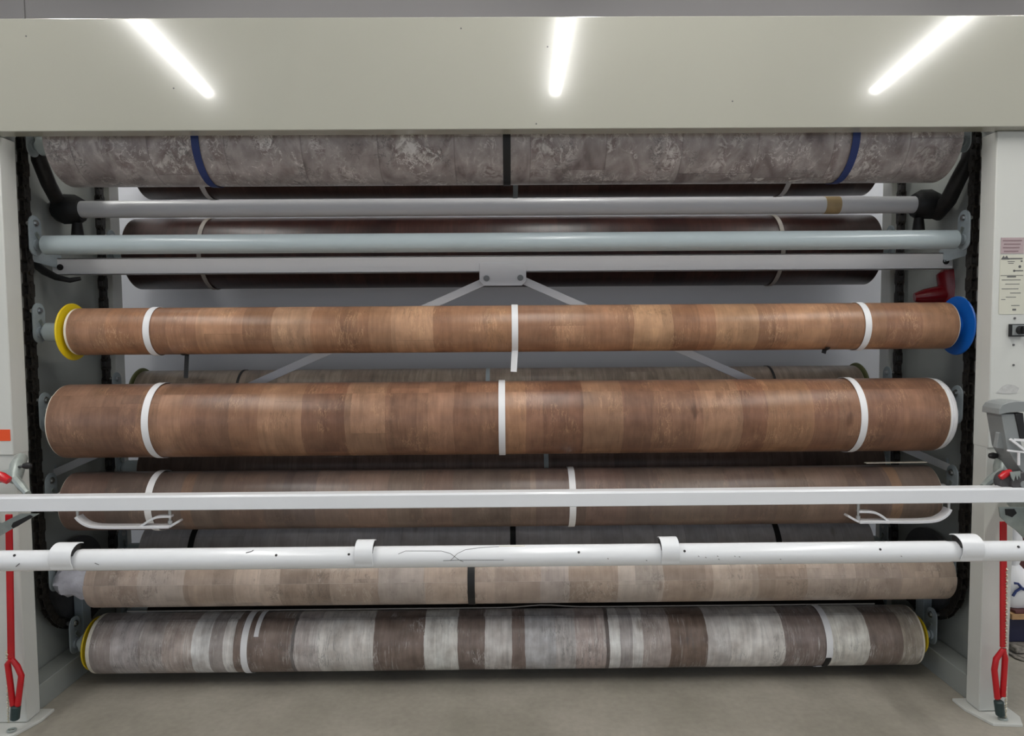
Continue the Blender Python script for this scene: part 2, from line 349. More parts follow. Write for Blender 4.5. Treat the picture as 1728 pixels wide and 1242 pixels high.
V = dict(
    A=vinyl('vinyl_rusty_grey', [(112,98,98),(150,138,136),(172,162,160),(136,120,118),(184,176,172)], w=.30, L=.6, grain=.16, patch=.8, streak=((216,211,208), .8, .56), stone=True, seed=1.3, vein=((224,218,216), .8, 18, 18)),
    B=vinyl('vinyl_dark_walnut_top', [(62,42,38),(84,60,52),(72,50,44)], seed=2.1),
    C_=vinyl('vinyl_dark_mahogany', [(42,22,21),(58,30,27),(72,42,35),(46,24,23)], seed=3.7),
    R3=vinyl('vinyl_golden_brown', [(128,84,58),(160,108,74),(182,134,98),(150,98,66),(188,146,110)], grain=.18, patch=.17, cloud=.18, seed=4.4, streak=((226,186,144), .5, .70), soft=.3, bw=.02, vein=((222,180,140), .45, 42, 9),
      bands=[(90,(158,112,82)),(180,(166,112,76)),(240,(152,104,74)),(330,(176,126,90)),(390,(158,110,78)),(455,(196,150,114)),(525,(166,116,82)),(570,(152,104,72)),(617,(176,128,92)),(655,(198,150,112)),(727,(158,108,76)),(760,(168,118,84)),(820,(176,124,84)),(870,(154,106,76)),(935,(172,124,90)),(985,(158,110,78)),(1066,(200,152,108)),(1136,(160,108,74)),(1207,(190,142,100)),(1278,(158,110,78)),(1330,(180,130,92)),(1400,(156,108,76)),(1440,(170,122,88)),(1500,(150,102,74)),(1560,(166,118,84)),(1640,(0,0,0))]),
    R4=vinyl('vinyl_chestnut', [(112,74,54),(136,94,70),(156,112,84),(124,80,58),(164,124,94)], grain=.19, patch=.17, cloud=.18, seed=5.2, streak=((214,172,130), .5, .70), depth=2.72, soft=.3, bw=.02, vein=((208,164,126), .45, 42, 9),
      bands=[(60,(144,106,84)),(160,(136,98,78)),(222,(154,112,84)),(295,(138,96,72)),(345,(128,90,68)),(380,(152,106,76)),(430,(174,128,94)),(500,(138,94,70)),(540,(128,84,62)),(573,(164,122,92)),(642,(140,98,74)),(700,(160,114,86)),(760,(132,90,66)),(850,(168,120,84)),(885,(136,92,68)),(912,(126,82,60)),(984,(168,124,92)),(1052,(134,92,70)),(1100,(146,102,76)),(1186,(166,122,90)),(1256,(136,88,62)),(1300,(164,116,80)),(1375,(138,92,66)),(1420,(150,106,78)),(1470,(134,92,70)),(1530,(144,100,74)),(1640,(0,0,0))]),
    R5=vinyl('vinyl_umber', [(98,78,70),(120,98,86),(134,108,92),(104,80,72),(150,118,92)], w=.165, grain=.14, patch=.18, seed=6.9, soft=.25, bw=.02, vein=((160,132,114), .4, 24, 6), bands=[(80,(118,92,82)),(172,(108,92,84)),(300,(128,98,78)),(318,(104,88,78)),(372,(118,94,82)),(445,(110,92,84)),(474,(98,84,80)),(525,(122,102,92)),(580,(132,106,92)),(650,(114,96,84)),(710,(122,98,86)),(760,(112,96,86)),(855,(130,108,94)),(900,(106,86,78)),(985,(128,100,90)),(1050,(112,94,86)),(1110,(122,104,92)),(1220,(114,94,84)),(1310,(128,104,88)),(1385,(120,96,82)),(1458,(110,90,82)),(1500,(146,112,84)),(1524,(108,92,82)),(1640,(0,0,0))], depth=2.82),
    R6=vinyl('vinyl_weathered_oak', [(142,122,108),(166,148,132),(150,128,112),(172,158,148),(160,140,122)], w=.098, L=.45, grain=.12, patch=.15, seed=7.5, depth=2.85, soft=.25, gain=1.06, bw=.02, vein=((200,188,176), .5, 22, 9),
      bands=[(120,(162,142,128)),(228,(176,162,152)),(308,(152,132,116)),(390,(176,156,140)),(470,(142,122,106)),(550,(162,142,126)),(632,(176,164,156)),(712,(170,150,134)),(800,(170,150,136)),(905,(174,162,156)),(955,(152,132,116)),(1037,(176,164,154)),(1115,(148,128,112)),(1200,(172,154,138)),(1275,(160,138,120)),(1360,(174,156,142)),(1440,(154,136,122)),(1520,(168,148,130)),(1640,(0,0,0))]),
    R7=vinyl('vinyl_barn_board', [(92,78,72),(112,96,88),(168,162,160),(182,178,176),(104,88,80),(198,194,190)], w=50, L=1.1, grain=.24, patch=.16, cloud=.24, lines=[223,335,484,529,705,765,857,930,1021,1066,1126,1192,1236,1325], seed=8.8, streak=((234,234,230), .5, .60), depth=2.93, bw=.022, soft=.12, gain=1.14, vein=((226,224,220), .6, 46, 7),
      bands=[(120,(142,132,128)),(176,(166,160,160)),(222,(156,148,144)),(262,(160,146,138)),(316,(206,206,204)),(340,(150,142,138)),(366,(204,202,198)),(384,(118,100,90)),(483,(176,168,164)),(530,(194,190,184)),(622,(112,94,84)),(706,(206,206,200)),(766,(110,94,86)),(812,(186,182,178)),(856,(122,104,96)),(882,(170,170,172)),(930,(174,170,168)),(966,(170,154,148)),(1022,(214,214,210)),(1042,(162,156,154)),(1066,(206,204,200)),(1084,(158,146,140)),(1126,(108,88,76)),(1192,(186,182,178)),(1235,(202,198,192)),(1326,(120,104,98)),(1404,(204,202,192)),(1470,(114,98,88)),(1526,(158,148,132)),(1600,(0,0,0))]),
    D=vinyl('vinyl_sandy_oak', [(120,104,92),(148,132,116),(132,114,100)], seed=9.1),
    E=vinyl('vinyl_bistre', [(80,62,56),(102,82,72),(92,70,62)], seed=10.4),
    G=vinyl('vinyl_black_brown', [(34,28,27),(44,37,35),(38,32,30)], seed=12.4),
    F=vinyl('vinyl_pale_grey', [(196,194,198),(214,210,212),(204,200,202)], grain=.12, seed=11.6),
)

# ------------------------------------------------------------------ the room
XM = -.015                                   # centre line of the carousel
def structure(name, mb, mat, **k):
    o = build(name, mb, mat, **k); o['kind'] = 'structure'; return o
structure('floor', MB().box((-14,-14,-.1), (14,5.3,0)), M['floor'])
YW = 5.0
wl = MB(); sx_ = P(42, 15, YW).x
wl.box((-9,YW,0), (sx_-.006,YW+.1,4.15)); wl.box((sx_+.006,YW,0), (9,YW+.1,4.15)); wl.box((sx_-.006,YW+.012,0), (sx_+.006,YW+.1,4.15))
structure('wall_back', wl, M['wall'])
structure('ceiling', MB().box((-9,-9,4.15), (9,5.1,4.25)), M['ceil'])

# strip lights under the ceiling (their streaks show in the glossy beam)
def strip_light(x, y0, y1, label):
    t = thing('strip_light', (x, (y0+y1)/2, 4.15), label, 'ceiling light', 'linear strip lights under the ceiling')
    build('housing', MB().box((x-.06,y0,4.06), (x+.06,y1,4.15)), M['white'], t)
    d = MB(); n = 10
    pr = [(x+.055*math.cos(PI*k/n), 4.06-.05*math.sin(PI*k/n)) for k in range(n+1)]
    d.poly([(a, y0+.01, b) for a, b in pr], (0, y1-y0-.02, 0))
    build('diffuser', d, M['lamp'], t)
for x, nm in ((-2.62, 'leftmost'), (.45, 'middle'), (3.30, 'rightmost')):
    strip_light(x, -.82, 2.50, nm+' ceiling strip light of the row in front of the carousel')
    strip_light(x, 2.62, 3.75, nm+' ceiling strip light of the row above the carousel')

# ------------------------------------------------------------------ carousel frame
HW = 1.91
YF0, YF1 = 2.656, 2.735
frame = thing('carousel_frame', (XM, 3.1, 0), 'big off-white steel carousel frame with wide glossy header beam and two front posts', 'flooring carousel')
zb0 = P(850, 218, 2.60).z; zb1 = P(864, 28, 2.622).z
bm_ = MB(); XL, XR = -2.75, 2.75
bm_.poly([(XL,2.600,zb0),(XL,2.6225,zb1),(XL,2.70,zb1),(XL,2.70,zb1-.03),(XL,2.64,zb1-.03),(XL,2.615,zb0+.02),(XL,2.668,zb0+.02),(XL,2.668,zb0)], (XR-XL,0,0))
build('header_beam', bm_, M['cream'], frame, bevel=.003)
for s in (-1, 1):
    X = lambda a: XM + s*a
    zc = P(31 if s < 0 else 1676, 768 if s < 0 else 756, YF0).z
    build('front_post', MB().box((X(HW),YF0,.014), (X(HW+.115),YF1,zb0-.002)), M['whitesatin'], frame, bevel=.004)
    build('post_cover', MB().poly([(X(HW-.001),YF0-.006,zc), (X(HW+.7),YF0-.006,zc), (X(HW+.7),YF1+.25,zc), (X(HW+.12),YF1+.25,zc), (X(HW+.12),YF1+.002,zc), (X(HW-.001),YF1+.002,zc)], (0,0,zb0-.001-zc)), M['whitesatin'], frame, bevel=.004)
    build('base_plate', MB().poly([(X(1.87),2.76,0),(X(1.87),2.68,0),(X(1.91),2.575,0),(X(2.02),2.565,0),(X(2.05),2.62,0),(X(2.05),2.76,0)], (0,0,.012)), M['whitesatin'], frame, bevel=.002)
    build('floor_rail', MB().box((X(1.935),2.76,.0), (X(2.03),3.62,.105)), M['side'], frame, bevel=.003)
    build('side_panel', MB().box((X(2.035),2.735,.0), (X(2.045),3.62,2.75)), M['side'], frame)
    build('rear_post', MB().box((X(1.985),3.50,.106), (X(2.034),3.585,2.75)), M['whitesatin'], frame, bevel=.003)
    build('bearing_bracket', MB().box((X(1.945),3.09,.106), (X(1.985),3.15,.42)).cyl((X(1.94),3.12,.40),(X(1.99),3.12,.40),.035), M['plate'], frame, bevel=.002)
    sp = MB(); sp.lathe((X(2.0),3.15,.43), [(-.012,.03),(-.012,.185),(.012,.185),(.012,.03)], 48)
    build('sprocket', sp, M['sprocket'], frame)
structure('wall_rear', MB().box((-3.4,3.82,0), (3.4,3.87,2.9)), M['back'])

# cross brace
YB = 3.05
zt, zo = P(850, 431, YB).z, P(850, 459, YB).z
xb0, xb1 = P(88, 450, YB).x, P(1608, 440, YB).x
cb_ = MB().box((xb0,YB,zo), (xb1,YB+.006,zt)).box((xb0,YB,zt-.006), (xb1,YB+.03,zt)).box((xb0,YB,zo), (xb1,YB+.03,zo+.005))
cbo = build('cross_brace', cb_, M['brace'], frame, bevel=.0015)
ga, gb = P(809, 444, YB), P(888, 482, YB)
g = MB().poly([(ga.x,YB-.006,ga.z),(gb.x,YB-.006,ga.z),(gb.x,YB-.006,gb.z+.02),(gb.x-.02,YB-.006,gb.z),(ga.x+.02,YB-.006,gb.z),(ga.x,YB-.006,gb.z+.02)], (0,.005,0))
build('gusset_plate', g, M['brace'], cbo, bevel=.001)
for bx, by in ((821,470),(878,469)):
    p = P(bx, by, YB); b = MB().cyl((p.x,YB-.007,p.z),(p.x,YB-.010,p.z),.0135,n=20).cyl((p.x,YB-.010,p.z),(p.x,YB-.017,p.z),.0085,n=6)
    build('bolt', b, M['grey'], cbo)
for bx, by in ((102,451),(1596,441)):
    p = P(bx, by, YB); b = MB().cyl((p.x,YB-.0,p.z),(p.x,YB-.004,p.z),.0135,n=20).cyl((p.x,YB-.004,p.z),(p.x,YB-.011,p.z),.0085,n=6)
    build('bolt', b, M['dark'], cbo)
for a, b in (((832,469),(88,800)), ((871,468),(1600,789))):
    p, q = P(a[0],a[1],YB+.018), P(b[0],b[1],YB+.018)
    build('diagonal_strut', MB().obox(p, q, (0,0,1), .034, .008), M['brace'], frame, bevel=.001)
for s in (-1, 1):
    q = P(88 if s < 0 else 1600, 800 if s < 0 else 789, YB+.018)
    build('end_bracket', MB().box((q.x,YB+.024,q.z-.03),(XM+s*2.034,YB+.034,q.z+.04)), M['plate'], frame)
    z_ = (zt+zo)/2
    build('end_bracket', MB().poly([(XM+s*1.96,YB+.012,z_+.05),(XM+s*2.034,YB-.10,z_+.07),(XM+s*2.034,YB-.10,z_+.02),(XM+s*1.96,YB+.012,z_-.01)], (0,.006,0)), M['plate'], frame)

# print and fittings on the right cover
YC = YF0-.0065
def sheet(name, x0, y0, x1, y1, mat, par, t=.0012, Y=YC, label=None):
    a, b = P(x0,y0,Y), P(x1,y1,Y)
    return build(name, MB().box((a.x,Y-t,b.z), (b.x,Y,a.z)), mat, par, label=label)
lab = sheet('warning_label', 1689, 401, 1727, 428, M['pink'], frame, label='faded pink label')
ln = MB()
for k in range(4):
    a, b = P(1692+k%2*2, 405+k*6, YC), P(1724-k*2, 407+k*6, YC); ln.box((a.x,YC-.0018,b.z),(b.x,YC-.0011,a.z))
build('print', ln, simple('label_print', (140,118,122), .7), lab)
pl = sheet('rating_plate', 1688, 430, 1727, 530, M['paper'], frame, label='cream rating plate with small print')
lg = MB()
def pts(lst, Y): return [P(a,b,Y) for a, b in lst]
for tri in ([(1689,438),(1694,431),(1697,438)], [(1693,438),(1699,431),(1703,438)]):
    a = pts(tri, YC-.0018); lg.poly(a, (0,.0005,0))
for (a0,b0,a1,b1) in ((1701,435.5,1725,437.5),(1700,441,1712,442),(1701,444,1710,445),(1722,439.5,1725,442),(1712,456,1726,457.5),(1699,466,1714,468),(1688,464.6,1726,465.2),
        (1690,472,1722,472.8),(1696,479,1720,479.8),(1690,487,1718,487.8),(1704,494,1722,495),(1697,501,1714,501.8),(1689,505,1696,506),(1706,515,1720,516),(1708,521,1714,524)):
    a, b = P(a0,b0,YC), P(a1,b1,YC); lg.box((a.x,YC-.0018,b.z),(b.x,YC-.0011,a.z))
c = P(1720.5,450,YC); lg.cyl((c.x,YC-.0018,c.z),(c.x,YC-.0011,c.z),.0055,n=20); c = P(1711,457,YC); lg.cyl((c.x,YC-.0018,c.z),(c.x,YC-.0011,c.z),.0045,n=20)
build('print', lg, M['ink'], pl)
swp = sheet('rotary_switch', 1702, 547, 1724.5, 568, M['black'], frame, t=.012)
a, b = P(1704.5,548.5,YC), P(1723.5,565.5,YC)
build('dial_plate', MB().box((a.x,YC-.0145,b.z),(b.x,YC-.0118,a.z)), M['grey'], swp)
c = P(1716.5,557,YC); build('knob', MB().cyl((c.x,YC-.014,c.z),(c.x,YC-.030,c.z),.017,.015).box((c.x-.005,YC-.04,c.z-.016),(c.x+.005,YC-.028,c.z+.016)), M['black'], swp, bevel=.001)
for hx, hy in ((1712,537),(1710,582),(1710,616),(1663,-1)):
    if hy > 0:
        c = P(hx,hy,YC); build('bolt', MB().cyl((c.x,YC,c.z),(c.x,YC-.003,c.z),.0042,n=12), M['ink'], frame)
sheet('grey_label', 1679, 686, 1691, 712, M['pink'], frame, label='faded grey label')
sheet('orange_sticker', 1682, 713, 1693, 732, M['orange'], frame, label='orange sticker on the right cover')
sheet('orange_sticker', -14, 725, 18, 744, M['orange'], frame, label='orange sticker on the left cover')
a = P(1706,655,YC)   # peeled paper remnant
build('torn_paper', MB().poly(pts([(1681,663),(1692,652),(1700,648),(1712,650),(1720,655),(1716,663),(1703,665),(1690,664)], YC-.001), (0,.0009,0)), simple('torn_paper', (190,190,188), .7, vary=.1, scale=60), frame)
sheet('paper_tag', 196, 224, 213, 229.5, M['strapw'], frame, Y=2.67, label='white paper tag')
a = P(42, 61, 2.617)
for x_, y_ in ((44,61),(778,48),(293,149),(1236,171),(905,209),(924,79)):
    p = P(x_, y_, 2.60+ (218-y_)/190*.0225)
    build('paint_chip', MB().cyl((p.x,p.y-.0006,p.z),(p.x,p.y+.001,p.z),.0032,n=7), M['ink'], frame)

# ------------------------------------------------------------------ chains
def chain_path():
    pts_ = []; zc_, R_, yc_ = .485, .265, 3.15
    z = 2.72
    while z > zc_: pts_.append((yc_-R_, z)); z -= .05
    n = int(PI*R_/.05)
    for k in range(n+1):
        t = PI*k/n; pts_.append((yc_-R_*math.cos(t), zc_-R_*math.sin(t)))
    z = zc_+.05
    while z < 2.72: pts_.append((yc_+R_, z)); z += .05
    return pts_
for s, nm in ((-1,'left'),(1,'right')):
    cx = XM+s*1.985; mb = MB(); pp = chain_path()
    for k in range(len(pp)-1):
        (y0,z0),(y1,z1) = pp[k], pp[k+1]; off = .013 if k % 2 else .009
        for q in (-1,1): mb.obox((cx+q*off,y0,z0),(cx+q*off,y1,z1),(0,z1-z0,-(y1-y0)),.036,.0035)
        mb.cyl((cx-.017,y0,z0),(cx+.017,y0,z0),.012,n=8)
    o = build('drive_chain', mb, M['chain'], loc=(cx,3.15,.24))
    o['label'] = 'greasy dark roller chain running up just inside the %s post' % nm; o['category'] = 'drive chain'; o['group'] = 'drive chains of the carousel'

# ------------------------------------------------------------------ hangers
def make_hanger(loc, label):
    t = thing('roll_hanger', loc, label, 'hanger bracket', 'grey hanger plates on the chains')
    x, y, z = loc; mb = MB(); pr = []
    for k in range(13):
        a = PI*k/12; pr.append((y+.037*math.cos(a), z+.085+.037*math.sin(a)))
    for k in range(13):
        a = PI+PI*k/12; pr.append((y+.037*math.cos(a), z-.008+.037*math.sin(a)))
    mb.poly([(x-.003,a,b) for a, b in pr], (.006,0,0))
    build('plate', mb, M['plate'], t, bevel=.001)
    b = MB().cyl((x+.003,y,z+.09),(x+.007,y,z+.09),.014,n=18).cyl((x+.007,y,z+.09),(x+.014,y,z+.09),.009,n=6)
    b.cyl((x-.003,y,z+.09),(x-.03,y,z+.09),.009,n=10)
    build('bolt', b, M['boltm'], t)
    c_ = MB().cyl((x+.003,y+.004,z+.045),(x+.008,y+.004,z+.045),.01,n=6).obox((x+.006,y-.004,z+.05),(x+.006,y+.02,z+.022),(0,0,1),.012,.004)
    build('latch', c_, M['casting'], t)
    b = MB().cyl((x+.003,y,z),(x+.012,y,z),.022,n=20)
    build('cup', b, M['plate'], t)
    return t
proto = None
def hangers(Y, z, what):
    global proto
    for s, nm in ((-1,'left'),(1,'right')):
        label = 'grey hanger plate at the %s end of the %s' % (nm, what)
        loc = (XM+s*1.938, Y, z)
        if proto is None: proto = make_hanger(loc, label)
        else: dup(proto, loc, label, mirror=(s > 0))

# ------------------------------------------------------------------ vinyl rolls
def roll(what, label, ytop, ybot, xl, xr, Y, mat, straps=(), flanges=(), R=None, lap=200, rim='rim', core='core', hang=True, px0=850, lift=.003, rims=(.002,.002)):
    """ytop / ybot: where the roll's upper and lower outline cross the photo's centre column (None: use R)"""
    if R is None:
        e0, e1 = el(px0, ytop), el(px0, ybot); mid = (e0+e1)/2
        z = CAM.z + Y*math.tan(mid); R = Y/math.cos(mid)*math.sin((e0-e1)/2)
    elif ybot is not None:
        d = Y
        for _ in range(6):
            mid = el(px0, ybot) + math.asin(R/(Y/math.cos(el(px0, ybot)))); z = CAM.z + Y*math.tan(mid)
    else:
        mid = el(px0, ytop) - math.asin(R/(Y/math.cos(el(px0, ytop)))); z = CAM.z + Y*math.tan(mid)
    d = Vector((0, Y-R, z-CAM.z)); depth = d.dot(Fw)
    x0 = P(xl, 621, 1).x/1*(1); 
    def xat(px):     # world X of a column on the roll's front line
        yy = 621
        for _ in range(4):
            r = ray(px, yy); t = (Y-R)/r.y; zz = CAM.z + r.z*t; yy -= (z-zz)*FPX/depth
        return r.x*t
    a, b = xat(xl), xat(xr)
    cx = (a+b)/2
    t = thing('vinyl_roll', (cx, Y, z-R), label, 'vinyl flooring roll')
    # sheet: slightly spiral section so that the loose outer edge makes a step
    mb = MB(); n = 120; loops = []
    la = math.radians(lap); ri = .045
    for k in range(n+1):
        th = la + 2*PI*k/n; r = R - lift*(1-k/n)
        loops.append((r, th, R*2*PI*k/n))
    base = 0; rows = [a, a+rims[0], b-rims[1], b]; 
    for i, X in enumerate(rows):
        for (r, th, sv) in loops:
            rr = r - (.0012 if i in (0, 3) else 0)
            mb.v.append(Vector((X, Y-rr*math.cos(th), z+rr*math.sin(th))))
    N = n+1
    uvs = []
    for i in range(3):
        for k in range(n):
            mb.f.append([i*N+k, (i+1)*N+k, (i+1)*N+k+1, i*N+k+1]); mb.mi.append(0 if i == 1 else 1)
            uvs.append([(rows[i], loops[k][2]), (rows[i+1], loops[k][2]), (rows[i+1], loops[k+1][2]), (rows[i], loops[k+1][2])])
        mb.f.append([i*N+n, (i+1)*N+n, (i+1)*N, i*N]); mb.mi.append(1); uvs.append([(0,0)]*4)
    # end faces: rings stepping slightly in, like the coiled layers
    for side, X in ((0, a), (3, b)):
        s_ = 1 if side == 0 else -1
        prev = [side*N+k for k in range(N)]
        for q, (fr, dx) in enumerate(((.97,.0),(.955,.004),(.80,.002),(.785,.006),(.6,.004),(.585,.007),(0,.006))):
            rr0 = ri + (R-.004-ri)*fr
            cur = []
            for k in range(N):
                th = la+2*PI*k/n; mb.v.append(Vector((X+s_*dx, Y-rr0*math.cos(th), z+rr0*math.sin(th)))); cur.append(len(mb.v)-1)
            for k in range(n):
                f = [prev[k], prev[k+1], cur[k+1], cur[k]] if side == 0 else [prev[k], cur[k], cur[k+1], prev[k+1]]
                mb.f.append(f); mb.mi.append(1); uvs.append([(0,0)]*4)
            prev = cur
    mb.keep = True
    o = build('vinyl_sheet', mb, [mat, M[rim]], t)
    ul = o.data.uv_layers.new(name='UVMap'); flat_ = []
    for q in uvs:
        for w_ in q: flat_ += [w_[0], w_[1]]
    ul.data.foreach_set('uv', flat_)
    # core
    c0, c1 = XM-1.922, XM+1.922
    cm = MB().sweep([(c0,Y,z),(c0+.012,Y,z),(c0+.02,Y,z),(c1-.02,Y,z),(c1-.012,Y,z),(c1,Y,z)], [.018,.022,.0395,.0395,.022,.018], 32)
    build('core', cm, M[core], t)
    for st in straps:
        px, m_, w_ = st[0], st[1], st[2]; a0, a1 = (st[3], st[4]) if len(st) > 3 else (-180, 180)
        X = xat(px); s_ = MB().arcband((X,Y,z), X-w_/2, X+w_/2, R+.0012, .0014, a0, a1, 90)
        if len(st) > 5:   # hanging tail
            ta = math.radians(a0); p = Vector((X, Y-(R+.002)*math.cos(ta), z+(R+.002)*math.sin(ta)))
            s_.obox(p+Vector((0,0,.004)), p+Vector((-.006,-.004,-st[5])), (1,0,0), w_, .0014)
        build('strap', s_, M[m_], t)
    for fl in flanges:
        side, col, fr, gap = fl
        X = a-gap if side < 0 else b+gap
        f = MB().lathe((X,Y,z), [(-.004,.041),(-.004,fr-.003),(0,fr),(.004,fr-.003),(.004,.041)], 72)
        f.lathe((X-side*.001,Y,z), [(-.02,.040),(-.02,.05),(.02,.05),(.02,.040)], 40)
        build('end_flange', f, M[col], t, label=col+' plastic end flange')
    if hang: hangers(Y, z, what)
    return dict(o=t, Y=Y, z=z, R=R, a=a, b=b, xat=xat)

sw, sk, sb = 'strapw', 'strapk', 'strapb'
rA = roll('topmost front roll', 'grey mottled vinyl roll with two blue straps, topmost, half under the beam', None, 314, 70, 1628, 2.88, V['A'],
     [(328,sb,.030),(855,sk,.030),(1446,sb,.030)], R=.168, lap=60, rim='rimg')
r3 = roll('slim golden brown roll', 'slim golden brown wood-print vinyl roll between yellow and blue flanges', 515, 595, 106, 1622, 2.87, V['R3'],
     [(246,sw,.026),(869,sw,.026,-62,190,.088),(1466,sw,.026),(294,sk,.018,-92,-70,.095),(1408,sk,.018,-80,-60,.012)], [(-1,'yellow',.119,.02),(1,'blue',.124,.045)], lap=-150, rims=(.010,.004))
r4 = roll('thick chestnut roll', 'thickest chestnut brown wood-print vinyl roll with white straps, below the slim one', 642, 767, 75, 1606, 2.885, V['R4'],
     [(244,sw,.028),(847,sw,.027),(1459,sw,.027)], lap=48, rims=(.004,.003))
build('inner_wrap', MB().lathe((r4['b'],2.885,r4['z']), [(.0005,r4['R']-.03),(.0005,r4['R']-.002),(.010,r4['R']-.003),(.012,r4['R']-.008),(.014,r4['R']-.004),(.026,r4['R']-.006),(.034,r4['R']-.012),(.042,r4['R']-.05),(.046,.05),(.036,.05)], 90), M['strapw'], r4['o'], label='white inner wrap sticking out of the end')
r5 = roll('umber roll behind the flat rail', 'dark umber wood-print vinyl roll behind the flat white rail', 789, 889, 97, 1592, 2.90, V['R5'],
     [(249,sw,.028),(967,sw,.027)], lap=80, core='strapw')
r6 = roll('weathered oak roll behind the round rail', 'weathered oak wood-print vinyl roll with black strap, behind round white rail', None, 1018, 139, 1616, 2.90, V['R6'],
     [(795,sk,.030)], R=.113, lap=8, rim='rimg', lift=.004)
r7 = roll('lowest roll', 'lowest vinyl roll in grey and brown barn-board print, near the floor', 1026, 1130, 143, 1562, 3.015, V['R7'],
     [(411,sw,.028),(430,sw,.020,32,110),(1400,sk,.024,-54,-20),(1400.5,sw,.028,-22,180),(1392,sw,.026,-68,-52)], [(-1,'yellow',.114,.027),(1,'yellow',.085,.040)], lap=70, rims=(.016,.008))
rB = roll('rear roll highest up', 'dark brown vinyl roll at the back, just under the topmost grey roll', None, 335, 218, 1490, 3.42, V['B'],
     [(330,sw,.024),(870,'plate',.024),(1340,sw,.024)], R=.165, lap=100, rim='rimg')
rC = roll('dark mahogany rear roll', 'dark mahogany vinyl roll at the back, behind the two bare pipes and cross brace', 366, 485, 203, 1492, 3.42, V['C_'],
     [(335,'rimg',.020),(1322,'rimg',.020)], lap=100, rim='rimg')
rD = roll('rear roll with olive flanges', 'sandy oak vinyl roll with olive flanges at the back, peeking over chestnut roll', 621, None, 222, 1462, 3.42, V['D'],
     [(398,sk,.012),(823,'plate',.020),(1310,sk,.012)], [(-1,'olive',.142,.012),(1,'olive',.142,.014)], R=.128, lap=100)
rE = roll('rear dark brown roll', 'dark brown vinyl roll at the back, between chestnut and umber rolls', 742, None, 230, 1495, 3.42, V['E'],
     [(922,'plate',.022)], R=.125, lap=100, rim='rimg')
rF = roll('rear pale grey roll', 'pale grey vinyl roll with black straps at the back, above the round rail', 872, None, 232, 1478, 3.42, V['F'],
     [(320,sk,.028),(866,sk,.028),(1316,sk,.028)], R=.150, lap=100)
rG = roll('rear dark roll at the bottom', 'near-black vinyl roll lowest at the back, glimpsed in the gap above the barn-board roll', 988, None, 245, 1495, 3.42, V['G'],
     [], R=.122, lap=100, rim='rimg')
# crumpled film bunched on the core beside the weathered oak roll
sl = MB(); n = 26
prof = [(-.165,.041),(-.16,.052),(-.13,.066),(-.09,.060),(-.05,.074),(-.01,.078),(.0,.04)]
for i, (dx, r) in enumerate(prof):
    for k in range(n):
        t_ = 2*PI*k/n; rr = r*(1+.07*math.sin(5*t_+i*1.7)+.04*math.sin(9*t_+i))
        sl.v.append(Vector((r6['a']+dx, 2.90-rr*math.cos(t_), r6['z']+rr*math.sin(t_))))
for i in range(len(prof)-1):
    for k in range(n): sl.f.append([i*n+k, i*n+(k+1)%n, (i+1)*n+(k+1)%n, (i+1)*n+k]); sl.mi.append(0)
build('bunched_film', sl, M['sleeve'], r6['o'], label='crumpled white film on the core')
# loose sheet edge standing up along the top of the lowest roll
le = MB(); prev = None
a7, b7 = r7['xat'](182), r7['xat'](1508)
n = 60; th = math.radians(103)
for k in range(n):
    u0_, u1_ = k/n, (k+1)/n
    def pt(u):
        x = a7+(b7-a7)*u; bump = .010*math.exp(-((u-.555)/.03)**2)
        rr = r7['R']+.004+bump
        return Vector((x, 3.015-rr*math.cos(th), r7['z']+rr*math.sin(th)))
    le.obox(pt(u0_), pt(u1_), (0,0,1), .004, .0035)
build('loose_edge', le, M['rimg'], r7['o'])

build('loose_edge', MB().obox(P(1460,781,2.86), P(1562,779.5,2.86), (0,0,1), .003, .02), M['rim'], r5['o'])
# bare pipes
def pipe(name, ytop, ybot, xl, xr, Y, mat, label, cat, hang=None):
    e0, e1 = el(850, ytop), el(850, ybot); mid = (e0+e1)/2; z = CAM.z+Y*math.tan(mid); R = Y/math.cos(mid)*math.sin((e0-e1)/2)
    a, b = P(xl, (ytop+ybot)/2+4, Y-R).x, P(xr, (ytop+ybot)/2-4, Y-R).x
    t = thing(name, ((a+b)/2, Y, z-R), label, cat)
    build('pipe', MB().sweep([(a-.022,Y,z),(a-.012,Y,z),(a-.008,Y,z),(a,Y,z),(b,Y,z),(b+.008,Y,z),(b+.012,Y,z),(b+.022,Y,z)],[.008,.012,R*.8,R,R,R*.8,.012,.008],40), mat, t)
    if hang: hangers(Y, z, hang)
    return dict(o=t,z=z,R=R,a=a,b=b,Y=Y)
p2 = pipe('empty_core_pipe', 392.5, 425, 66, 1622, 2.87, M['core'], 'bare blue-grey core pipe just above the cross brace, without a roll', 'core pipe', 'bare pipe above the brace')
p1 = pipe('empty_core_pipe', 335, 364, 128, 1552, 3.13, M['brace'], 'bare grey core pipe with tan tape, directly under the topmost roll', 'core pipe')
x_ = P(1409, 345, 3.09).x
build('tape', MB().arcband((x_,3.13,p1['z']), x_-.034, x_+.034, p1['R']+.0005, .001, -180, 180, 40), M['tape'], p1['o'], label='tan masking tape')
